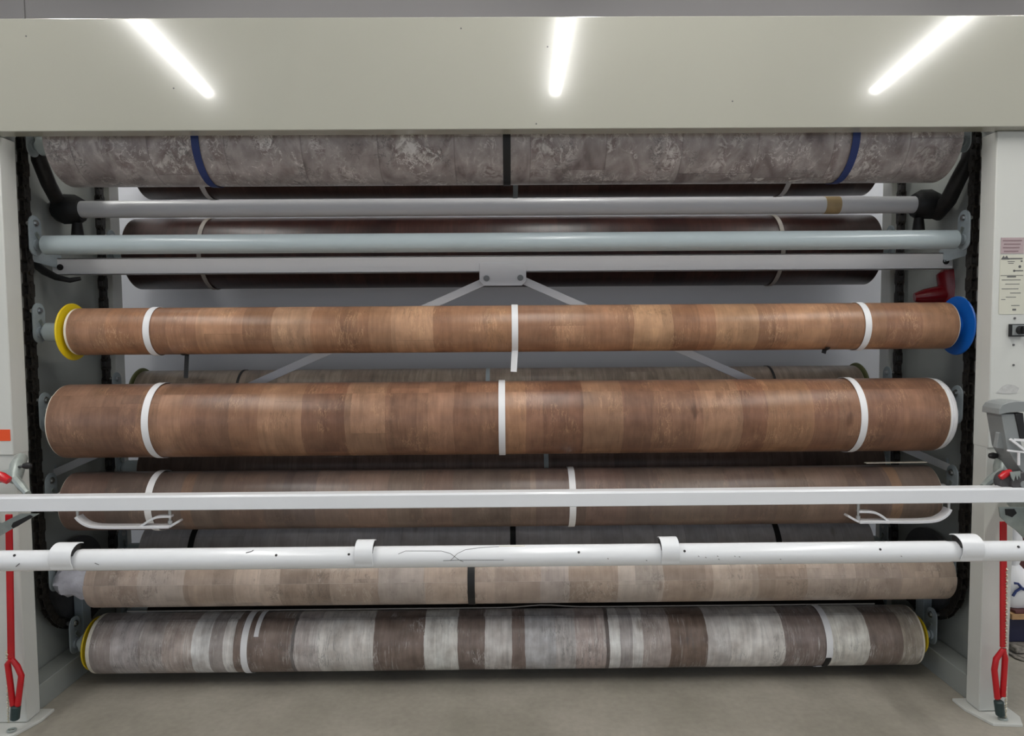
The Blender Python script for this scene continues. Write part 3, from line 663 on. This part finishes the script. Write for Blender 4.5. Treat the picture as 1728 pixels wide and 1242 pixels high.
# black arms that carry the upper pipe
for s in (-1, 1):
    z = p1['z']; X0 = p1['a'] if s < 0 else p1['b']
    t = thing('pipe_arm', (X0+s*.03, 3.13, z-.07), 'black bent steel arm carrying the %s end of the tan-taped pipe' % ('left' if s < 0 else 'right'), 'support arm')
    if s < 0: path = [P(62,236,2.95),P(66,270,2.95),P(82,310,3.0),P(102,348,3.12)]; rs = [.026,.030,.030,.030]
    else: path = [P(1641,238,2.95),P(1634,270,2.95),P(1616,305,2.99),P(1600,338,3.04),P(1578,362,3.12)]; rs = [.03,.03,.032,.034,.036]
    build('arm', MB().sweep(path, rs, 12), M['dark'], t)
    hub = MB().lathe((X0+s*.03,3.13,z), [(s*-.035,.0),(s*-.035,.052),(s*-.01,.066),(s*.04,.068),(s*.08,.05),(s*.10,.02),(s*.10,.0)], 9)
    build('clamp_hub', hub, M['black'], t)
    build('tip', MB().cyl((X0+s*.02,3.13,z-.06),(X0+s*.02,3.13,z-.115),.02,.026,n=12), M['dark'], t)
# small black cable left, below the brace
pth = [P(60,446,3.0),P(75,458,2.98),P(95,468,2.97),(P(118,473,2.97)),P(136,470,2.98)]
t = build('black_cable', MB().sweep(pth, [.016,.017,.014,.011,.008], 10), M['black'], loc=tuple(pth[2]))
t['label'] = 'short black rubber cable bending below the left end of the cross brace'; t['category'] = 'cable'

# dark red housing behind the blue flange
q = P(1600, 478, 3.12)
t = thing('drive_housing', (q.x, q.y, q.z-.1), 'dark red metal drive housing behind the blue flange', 'gear housing')
build('body', MB().sweep([P(1604,452,3.14),P(1606,460,3.13),P(1610,485,3.12),P(1612,520,3.12),P(1612,548,3.12)], [.03,.062,.066,.062,.05], 24), M['darkred'], t)
build('snout', MB().sweep([P(1608,497,3.12),P(1590,497,3.13),P(1560,500,3.14),P(1543,502,3.15)], [.05,.045,.034,.02], 20), M['darkred'], t)

# ------------------------------------------------------------------ flat rail
YR = 2.40
a = P(-60, 853.2, YR); zt_ = P(850, 831.5, YR).z; zb_ = P(850, 856.5, YR).z
rail = thing('flat_rail', (XM, YR+.025, zb_), 'flat white square rail across the front, above the round one', 'rail')
rl = MB().box((-2.45,YR,zb_),(2.45,YR+.05,zt_-.004)).box((-2.45,YR+.004,zt_-.006),(2.45,YR+.05,zt_))
build('bar', rl, M['white'], rail, bevel=.003)
def handle(s):
    """bent flat bar pull under the rail; s=1 left, -1 mirrored for the right"""
    def q(px, py, Y): return P(px, py, Y)
    if s > 0: o_ = [(131,871),(136,877),(146,884),(160,888.5),(200,889),(250,888.5),(288,888)]; i_ = [(238,888),(250,880),(262,873),(272,871),(290,871)]; bt=(287,872,886); tip = [(288,888),(296,883),(303,879)]
    else: o_ = [(1601,858),(1597,866),(1588,873),(1575,878.5),(1540,880),(1490,879.5),(1448,880)]; i_ = [(1497,878),(1485,869),(1476,864.5),(1464,863),(1448,863)]; bt=(1448,863,879); tip = [(1448,880),(1438,875),(1430,870)]
    def ribbon(pp, th, y0, y1):
        v = [Vector((P(u, w_, YR+.02).x, 0, P(u, w_, YR+.02).z)) for u, w_ in pp]
        for _ in range(2):      # round the bends
            v = [v[0]] + [q_ for a_, b_ in zip(v[:-1], v[1:]) for q_ in (a_*.75+b_*.25, a_*.25+b_*.75)] + [v[-1]]
        up_, dn = [], []
        for k_ in range(len(v)):
            d = (v[min(k_+1, len(v)-1)]-v[max(k_-1, 0)]).normalized(); nn = Vector((-d.z, 0, d.x))*th/2
            up_.append(v[k_]+nn); dn.append(v[k_]-nn)
        r_ = MB(); m_ = len(v)
        for y_ in (y0, y1):
            for q_ in up_: r_.v.append(Vector((q_.x, y_, q_.z)))
            for q_ in dn: r_.v.append(Vector((q_.x, y_, q_.z)))
        A_, B_ = 0, 2*m_
        for k_ in range(m_-1):
            for f_ in ((A_+k_,A_+k_+1,B_+k_+1,B_+k_), (A_+m_+k_+1,A_+m_+k_,B_+m_+k_,B_+m_+k_+1), (A_+k_,A_+m_+k_,A_+m_+k_+1,A_+k_+1), (B_+k_+1,B_+m_+k_+1,B_+m_+k_,B_+k_)):
                r_.f.append(list(f_)); r_.mi.append(0)
        for k_ in (0, m_-1): r_.f.append([A_+k_, B_+k_, B_+m_+k_, A_+m_+k_]); r_.mi.append(0)
        return r_
    h = build('pull_handle', ribbon(o_, .0095, YR+.005, YR+.045), M['brace'], rail, bevel=.001)
    build('inner_strap', ribbon(i_, .008, YR+.010, YR+.035), M['brace'], h, bevel=.001)
    build('end_tab', ribbon(tip, .008, YR+.012, YR+.045), M['brace'], h, bevel=.001)
    p0, p1_ = P(bt[0],bt[1]-2,YR+.02), P(bt[0],bt[2],YR+.02)
    build('bolt', MB().cyl(p0+Vector((0,0,.01)),p1_,.0045,n=10).cyl((p1_+p0)/2,(p1_+p0)/2-Vector((0,0,.012)),.008,n=10), M['boltm'], h)
    top = P(o_[0][0],o_[0][1],YR+.02)
    build('hanger_pin', MB().cyl((p0.x,YR+.02,p0.z),(p0.x,YR+.02,zb_),.006,n=10).cyl((top.x,YR+.02,top.z),(top.x,YR+.02,zb_),.005,n=10), M['boltm'], h)
handle(1); handle(-1)

# ------------------------------------------------------------------ round rail
YT = 2.27
e0, e1 = el(850, 919.5), el(850, 956.5); mid = (e0+e1)/2; zT = CAM.z+YT*math.tan(mid); RT = YT/math.cos(mid)*math.sin((e0-e1)/2)
tube = thing('round_rail', (XM, YT, zT-RT), 'thick round white tube rail with dark screw holes, across the front', 'rail')
xL, xR_ = P(122, 944, YT-RT).x, P(1612, 930, YT-RT).x
build('tube', MB().sweep([(-2.3,YT,zT),(xL,YT,zT),(xL+.006,YT,zT),(xR_-.006,YT,zT),(xR_,YT,zT),(2.3,YT,zT)], [RT-.0018,RT-.0018,RT,RT,RT-.0018,RT-.0018], 64), M['white'], tube)
for hx, hy in ((20,939),(465,938),(588,936.5),(977,933),(1156,931),(1487,928),(1722,924)):
    p = P(hx, hy, YT-RT); th = math.asin(max(-1, min(1, (p.z-zT)/RT)))
    c0 = Vector((p.x, YT-(RT-.003)*math.cos(th), zT+(RT-.003)*math.sin(th))); c1 = Vector((p.x, YT-(RT+.0006)*math.cos(th), zT+(RT+.0006)*math.sin(th)))
    build('screw_hole', MB().cyl(c0, c1, .0042, n=14), M['black'], tube)
for cx_, s in ((103,1),(614,1),(1131,-1),(1640,-1)):
    X = P(cx_, 935, YT-RT).x; w_ = .03 if cx_ in (614,1131) else .037
    cl = MB().arcband((X,YT,zT), X-w_, X+w_, RT+.0015, .003, -32, 118, 30, lift=lambda u: .0005+.018*min(1, max(0, (u-.12)/.40)))
    build('hook_clip', cl, M['white'], tube, bevel=.0008)
    for q_ in (-1, 1):  # dark bands fill the gap under the clip, its shade put in as colour
        build('clip_gap_fill', MB().arcband((X,YT,zT), X+q_*w_*.80-.004, X+q_*w_*.80+.004, RT+.0002, .016, 38, 112, 16), M['dark'], tube)
# scuffs and pencil-like scratches on the tube
def scuff(pp, w=.0016, mat='ink'):
    mb = MB(); last = None
    for (u, v) in zip(pp[:-1], pp[1:]):
        for k in range(4):
            seg = []
            for f in (k/4, (k+1)/4):
                x = u[0]+(v[0]-u[0])*f; y = u[1]+(v[1]-u[1])*f
                p = P(x, y, YT-RT); th = math.asin(max(-.98, min(.98, (p.z-zT)/RT)))
                for _ in range(4):
                    yy = YT-RT*math.cos(th); p = P(x, y, yy); th = math.asin(max(-.98, min(.98, (p.z-zT)/RT)))
                r_ = RT+.0004; seg.append(Vector((p.x, YT-r_*math.cos(th), zT+r_*math.sin(th))))
            if (seg[1]-seg[0]).length > 1e-6: mb.sweep(seg, w/2, 5)
    return build('scratch', mb, M[mat], tube)
scuff([(672,935),(684,930),(745,930),(760,934),(775,945),(782,948)])
scuff([(748,946),(770,945),(850,945)]); scuff([(760,946),(772,934),(785,928),(810,925),(842,923.5)])
scuff([(842,922.5),(886,922)], .0022, 'gold'); scuff([(415,933),(424,931),(427,929)], .003)
scuff([(27,956),(33,951)], .003); scuff([(160,950),(167,953)], .002)
for x_, y_ in ((1178,938),(1190,940),(1210,938),(1212,943),(1239,938),(1247,939),(1316,943),(1520,938),(1090,945),(1025,942)):
    scuff([(x_,y_),(x_+2,y_+1.2)], .0022)
# arms that hold both rails to the posts
for s in (-1, 1):
    X = XM+s*2.0
    arm = MB().poly([(X-.004,2.655,.86),(X-.004,2.655,.94),(X-.004,2.46,zb_+.02),(X-.004,2.36,zb_-.0),(X-.004,YT+.02,zT+RT+.012),(X-.004,YT-.03,zT-.03),(X-.004,YT+.04,zT-.05),(X-.004,2.5,.78)], (.008,0,0))
    build('support_arm', arm, M['casting'], rail, bevel=.001)
    ap = [(66,867),(4,902),(-30,921),(-30,884),(2,883),(34,867)] if s < 0 else [(1686,856),(1745,856),(1745,925),(1716,896),(1700,884),(1688,872)]
    apo = build('arm_plate', MB().poly([P(a_,b_,2.47) for a_, b_ in ap], (0,.006,0)), M['casting'], rail, bevel=.001)
    so = [(50,869),(56,872),(30,888),(22,892),(19,888),(22,882)] if s < 0 else [(1696,859),(1712,859),(1716,866),(1708,873),(1697,869)]
    build('slot', MB().poly([P(a_,b_,2.4685) for a_, b_ in so], (0,.001,0)), M['dark'], apo, label='dark slot')

# ------------------------------------------------------------------ clamp levers on the posts
def clamp(s):
    X = XM+s*1.955; c0 = P(30, 800, 2.52) if s < 0 else P(1682, 792, 2.52)
    t = thing('clamp_lever', (c0.x, 2.56, c0.z-.09), 'zinc clamp lever with black ball knob on the %s post' % ('left' if s < 0 else 'right'), 'clamp')
    if s < 0:
        body = [P(36,772,2.62),P(30,785,2.58),P(27,800,2.55),P(25,812,2.53)]; foot = [P(26,808,2.53),P(36,820,2.50),P(47,833,2.47)]; kb = P(46,786,2.50); st_ = P(31,788,2.56)
    else:
        body = [P(1698,762,2.62),P(1692,776,2.58),P(1688,790,2.55),P(1686,800,2.53)]; foot = [P(1688,795,2.53),P(1672,810,2.50),P(1658,822,2.47)]; kb = P(1676,769,2.50); st_ = P(1690,774,2.56)
    build('casting', MB().sweep(body, [.022,.026,.024,.02], 10).sweep([body[2], body[2]+Vector((s*.10,.03,-.02))], .022, 10), M['casting'], t)
    build('foot', MB().sweep(foot, [.014,.016,.011], 8), M['casting'], t)
    build('stem', MB().sweep([st_, kb], .005, 8), M['dark'], t)
    kn = MB().sweep([kb+Vector((-.018,0,0)),kb+Vector((-.013,0,0)),kb,kb+Vector((.013,0,0)),kb+Vector((.018,0,0))], [.003,.0095,.0125,.0095,.003], 14)
    build('ball_knob', kn, M['black'], t)
    lv = MB()
    if s < 0: lv.sweep([P(-14,800,2.46),P(4,805,2.45),P(15,811,2.45)], [.017,.017,.014], 12); lv2 = [P(-10,822,2.5),P(8,826,2.5)]
    else: lv.sweep([P(1688,806,2.42),P(1696,800,2.42),P(1704,796,2.43)], [.010,.013,.010], 12); lv2 = None
    build('red_grip', lv, M['red'], t, label='red plastic grip')
clamp(-1); clamp(1)

# ------------------------------------------------------------------ measuring counter at right
Yc = 2.42
c0 = P(1712, 760, Yc)
t = thing('measuring_counter', (c0.x, Yc, zt_), 'grey measuring counter with curved hood and black wheel on the right rail end', 'measuring device')
hood = [(1686,700),(1687,690),(1692,683),(1702,679),(1716,677),(1735,678),(1750,682),(1750,697),(1728,695),(1700,697)]
build('hood', MB().poly(pts(hood, Yc), (0,.09,0)), M['grey'], t, bevel=.002)
build('case', MB().poly(pts([(1690,699),(1712,698),(1722,742),(1728,762),(1740,800),(1728,801),(1712,778),(1700,757)], Yc+.008), (0,.08,0)), M['grey'], t, bevel=.002)
build('display', MB().poly(pts([(1713,698),(1727,697),(1731,740),(1722,742)], Yc+.004), (0,.07,0)), M['black'], t, bevel=.002)
build('frame_bar', MB().obox(P(1705,741,Yc-.005),P(1732,762,Yc-.005),(0,0,1),.008,.008).obox(P(1712,742,Yc-.005),P(1745,744,Yc-.005),(0,0,1),.008,.008).obox(P(1719,763,Yc-.005),P(1719,785,Yc-.005),(1,0,0),.006,.006).obox(P(1700,760,Yc-.005),P(1745,765,Yc-.005),(0,0,1),.006,.006), M['strapw'], t)
build('side_plate', MB().poly(pts([(1686,731),(1692,728),(1699,758),(1682,756)], Yc+.03), (0,.02,0)), M['grey'], t, bevel=.001)
wc_ = P(1720, 814, Yc)
wh = MB()
for k in range(1): wh.cyl((wc_.x+.004,Yc-.012,wc_.z),(wc_.x+.004,Yc+.03,wc_.z),.039,n=36)
wh.cyl((wc_.x-.03,Yc+.0,wc_.z+.001),(wc_.x-.03,Yc+.04,wc_.z+.001),.037,n=36)
whl = build('wheel', wh, simple('dark_grey_tyre', (74,72,74), .6, vary=.2, scale=40), t, bevel=.003)
build('hub', MB().lathe((0,0,0), [(0,0),(0,0),(0,0)], 3) if False else MB().cyl((wc_.x+.006,Yc-.016,wc_.z-.004),(wc_.x+.006,Yc-.011,wc_.z-.004),.012,n=18), M['grey'], whl)
gd = [(1705,797),(1722,795),(1722,808),(1719,802),(1717,810),(1714,802),(1711,812),(1707,806)]
build('guard', MB().poly(pts(gd, Yc-.018), (0,.004,0)), M['casting'], t)

# ------------------------------------------------------------------ red release handles
def release(s):
    side = 'left' if s < 0 else 'right'
    if s < 0:
        top, bot = P(15,868,2.60), P(19,1112,2.60); kx = (20,1112); loop = [(19,1112),(13,1120),(17,1150),(22,1190),(30,1190),(36,1140),(29,1124),(20,1112)]; foot = [(27,1190),(25,1215)]; ch = (11,1100,14,1222); px0 = 19
    else:
        top, bot = P(1693,880,2.60), P(1693,1092,2.60); loop = [(1693,1095),(1681,1112),(1678,1130),(1683,1178),(1692,1174),(1696,1110),(1693,1095)]; foot = [(1685,1182),(1688,1208)]; ch = (1699,960,1697,1214)
    t = thing('release_handle', (bot.x, 2.60, P(loop[3][0], 1215, 2.60).z), 'red pull bar with triangular grip hanging in front of the %s post' % side, 'release handle')
    build('bar', MB().obox(top, bot, (1,0,0), .024, .010), M['red'], t, bevel=.002)
    L_ = [P(a,b,2.598) for a, b in loop]
    g_ = MB().sweep(L_, [.009]+[.011]*(len(L_)-2)+[.009], 12)
    build('grip', g_, M['red'], t)
    a, b = P(*foot[0],2.60), P(*foot[1],2.60)
    build('rubber_foot', MB().sweep([a,a+(b-a)*.08,a+(b-a)*.92,b], [.012,.017,.016,.01], 14), M['tealfoot'], t)
    # hooked eye on the base plate
    e = P(foot[1][0]-6 if s < 0 else foot[1][0]+4, 1219, 2.60); ring = [(e.x+.014*math.cos(k*PI/8), 2.60+.012*math.sin(k*PI/8), .017) for k in range(17)]
    build('floor_ring', MB().sweep(ring, .004, 8), M['casting'], t)
    A, B = P(ch[0],ch[1],2.594), P(ch[2],ch[3],2.594)
    bc = MB(); n = int((A-B).length/.011)
    for k in range(n):
        p = A+(B-A)*(k/n); d = (B-A).normalized()*.0085; sx = Vector((.0028,0,0)) if k % 2 else Vector((0,.0028,0))
        bc.sweep([p-d*.5+sx*.2, p+sx, p+d*.5+sx*.2, p-sx], [.002,.0036,.002,.0036], 6)
    o = build('bead_chain', bc, M['gold'], loc=tuple(B)); o['label'] = 'thin beaded metal chain hanging beside the red bar on the %s post' % side; o['category'] = 'chain'
release(-1); release(1)

# ------------------------------------------------------------------ goods beyond the right post
def rock(name, c, size, mat, label, cat, seed, hgt, sub=4):
    import bmesh
    from mathutils import noise
    bm = bmesh.new(); bmesh.ops.create_icosphere(bm, subdivisions=sub, radius=1)
    me = bpy.data.meshes.new(name)
    for v in bm.verts:
        k = 1+.22*noise.noise(v.co*1.6+Vector((seed,0,0)))+.07*noise.noise(v.co*6)
        e = Vector([math.copysign(abs(q)**.6, q) for q in v.co])*k
        v.co = Vector((e.x*size[0], e.y*size[1], e.z*size[2]))
    mz = min(v.co.z for v in bm.verts)
    mx = max(v.co.z for v in bm.verts)
    for v in bm.verts: v.co.z = (v.co.z-mz)*hgt/(mx-mz)
    for f in bm.faces: f.smooth = True
    bm.to_mesh(me); bm.free(); me.materials.append(mat)
    o = bpy.data.objects.new(name, me); C.objects.link(o); o.location = c; o['label'] = label; o['category'] = cat; return o
YS = 3.15
def sp(px, py, Y=YS): return P(px, py, Y)
rock('stone_block', (sp(1745,1100).x, YS+.05, 0), (.13,.13,.1), M['rubble'], 'rough grey stone lump on the floor beyond the right post', 'stone', 1.0, sp(1720,1100).z-.002)
zs = sp(1720,1100).z; xs = sp(1706,1100).x
o = build('stone_slab', MB().poly([(xs+.01,YS-.02,zs-.0),(xs+.3,YS-.02,zs),(xs+.3,YS+.2,zs),(xs+.01,YS+.2,zs)], (0,0,.028)), M['rubble'], bevel=.006); o['label'] = 'thin grey stone slab lying on the stone lump'; o['category'] = 'stone'
z2 = sp(1720,1046).z; z3 = sp(1720,1037).z
o = build('cardboard_box', MB().box((xs+.02,YS+.04,zs+.03),(xs+.32,YS+.24,z2-.002)), M['navy'], bevel=.003); o['label'] = 'dark navy box under the pine board, right of the right post'; o['category'] = 'box'
o = build('shelf_board', MB().box((xs+.0,YS,z2),(xs+.4,YS+.28,z3)), M['wood'], bevel=.002); o['label'] = 'pine board under the white sack at the far right'; o['category'] = 'board'
o = build('maroon_sheet', MB().box((xs+.02,YS+.005,z3+.001),(xs+.38,YS+.27,sp(1720,1032).z)), M['maroon'], bevel=.002); o['label'] = 'dark maroon sheet lying on the pine board'; o['category'] = 'card'
bagt = thing('white_sack', (xs+.1, YS+.12, sp(1720,1032).z), 'white sack tied with a dark blue ribbon at the far right', 'sack')
bg_ = MB(); n = 24; pr = [(0,.09),(.03,.105),(.10,.10),(.15,.075),(.19,.035),(.24,.05),(.32,.045),(.42,.02)]
for i, (dz, r) in enumerate(pr):
    for k in range(n):
        t_ = 2*PI*k/n; rr = r*(1+.06*math.sin(5*t_+i)); bg_.v.append(Vector((xs+.075+rr*math.cos(t_)*.9, YS+.12+rr*math.sin(t_), sp(1720,1032).z+.002+dz)))
for i in range(len(pr)-1):
    for k in range(n): bg_.f.append([i*n+k, i*n+(k+1)%n, (i+1)*n+(k+1)%n, (i+1)*n+k]); bg_.mi.append(0)
bg_.f.append(list(range(n))[::-1]); bg_.mi.append(0); bg_.f.append([(len(pr)-1)*n+k for k in range(n)]); bg_.mi.append(0)
build('bag', bg_, M['strapw'], bagt)
zk = sp(1725,994).z
build('ribbon', MB().sweep([sp(1711,984,YS+.03),sp(1718,985,YS+.02),sp(1726,994,YS+.02),sp(1734,998,YS+.03)], .006, 8).sweep([sp(1709,1006,YS+.02),sp(1714,998,YS+.02),sp(1722,993,YS+.02),sp(1735,994,YS+.02)], .006, 8), M['strapb'], bagt)
o = build('hanging_carpet', MB().poly([sp(1717,882,YS+.35),sp(1760,890,YS+.35),sp(1760,1000,YS+.35),sp(1724,1000,YS+.35)], (0,.02,0)), M['maroon']); o['label'] = 'dark maroon sheet standing behind the white sack at the far right'; o['category'] = 'sheet'
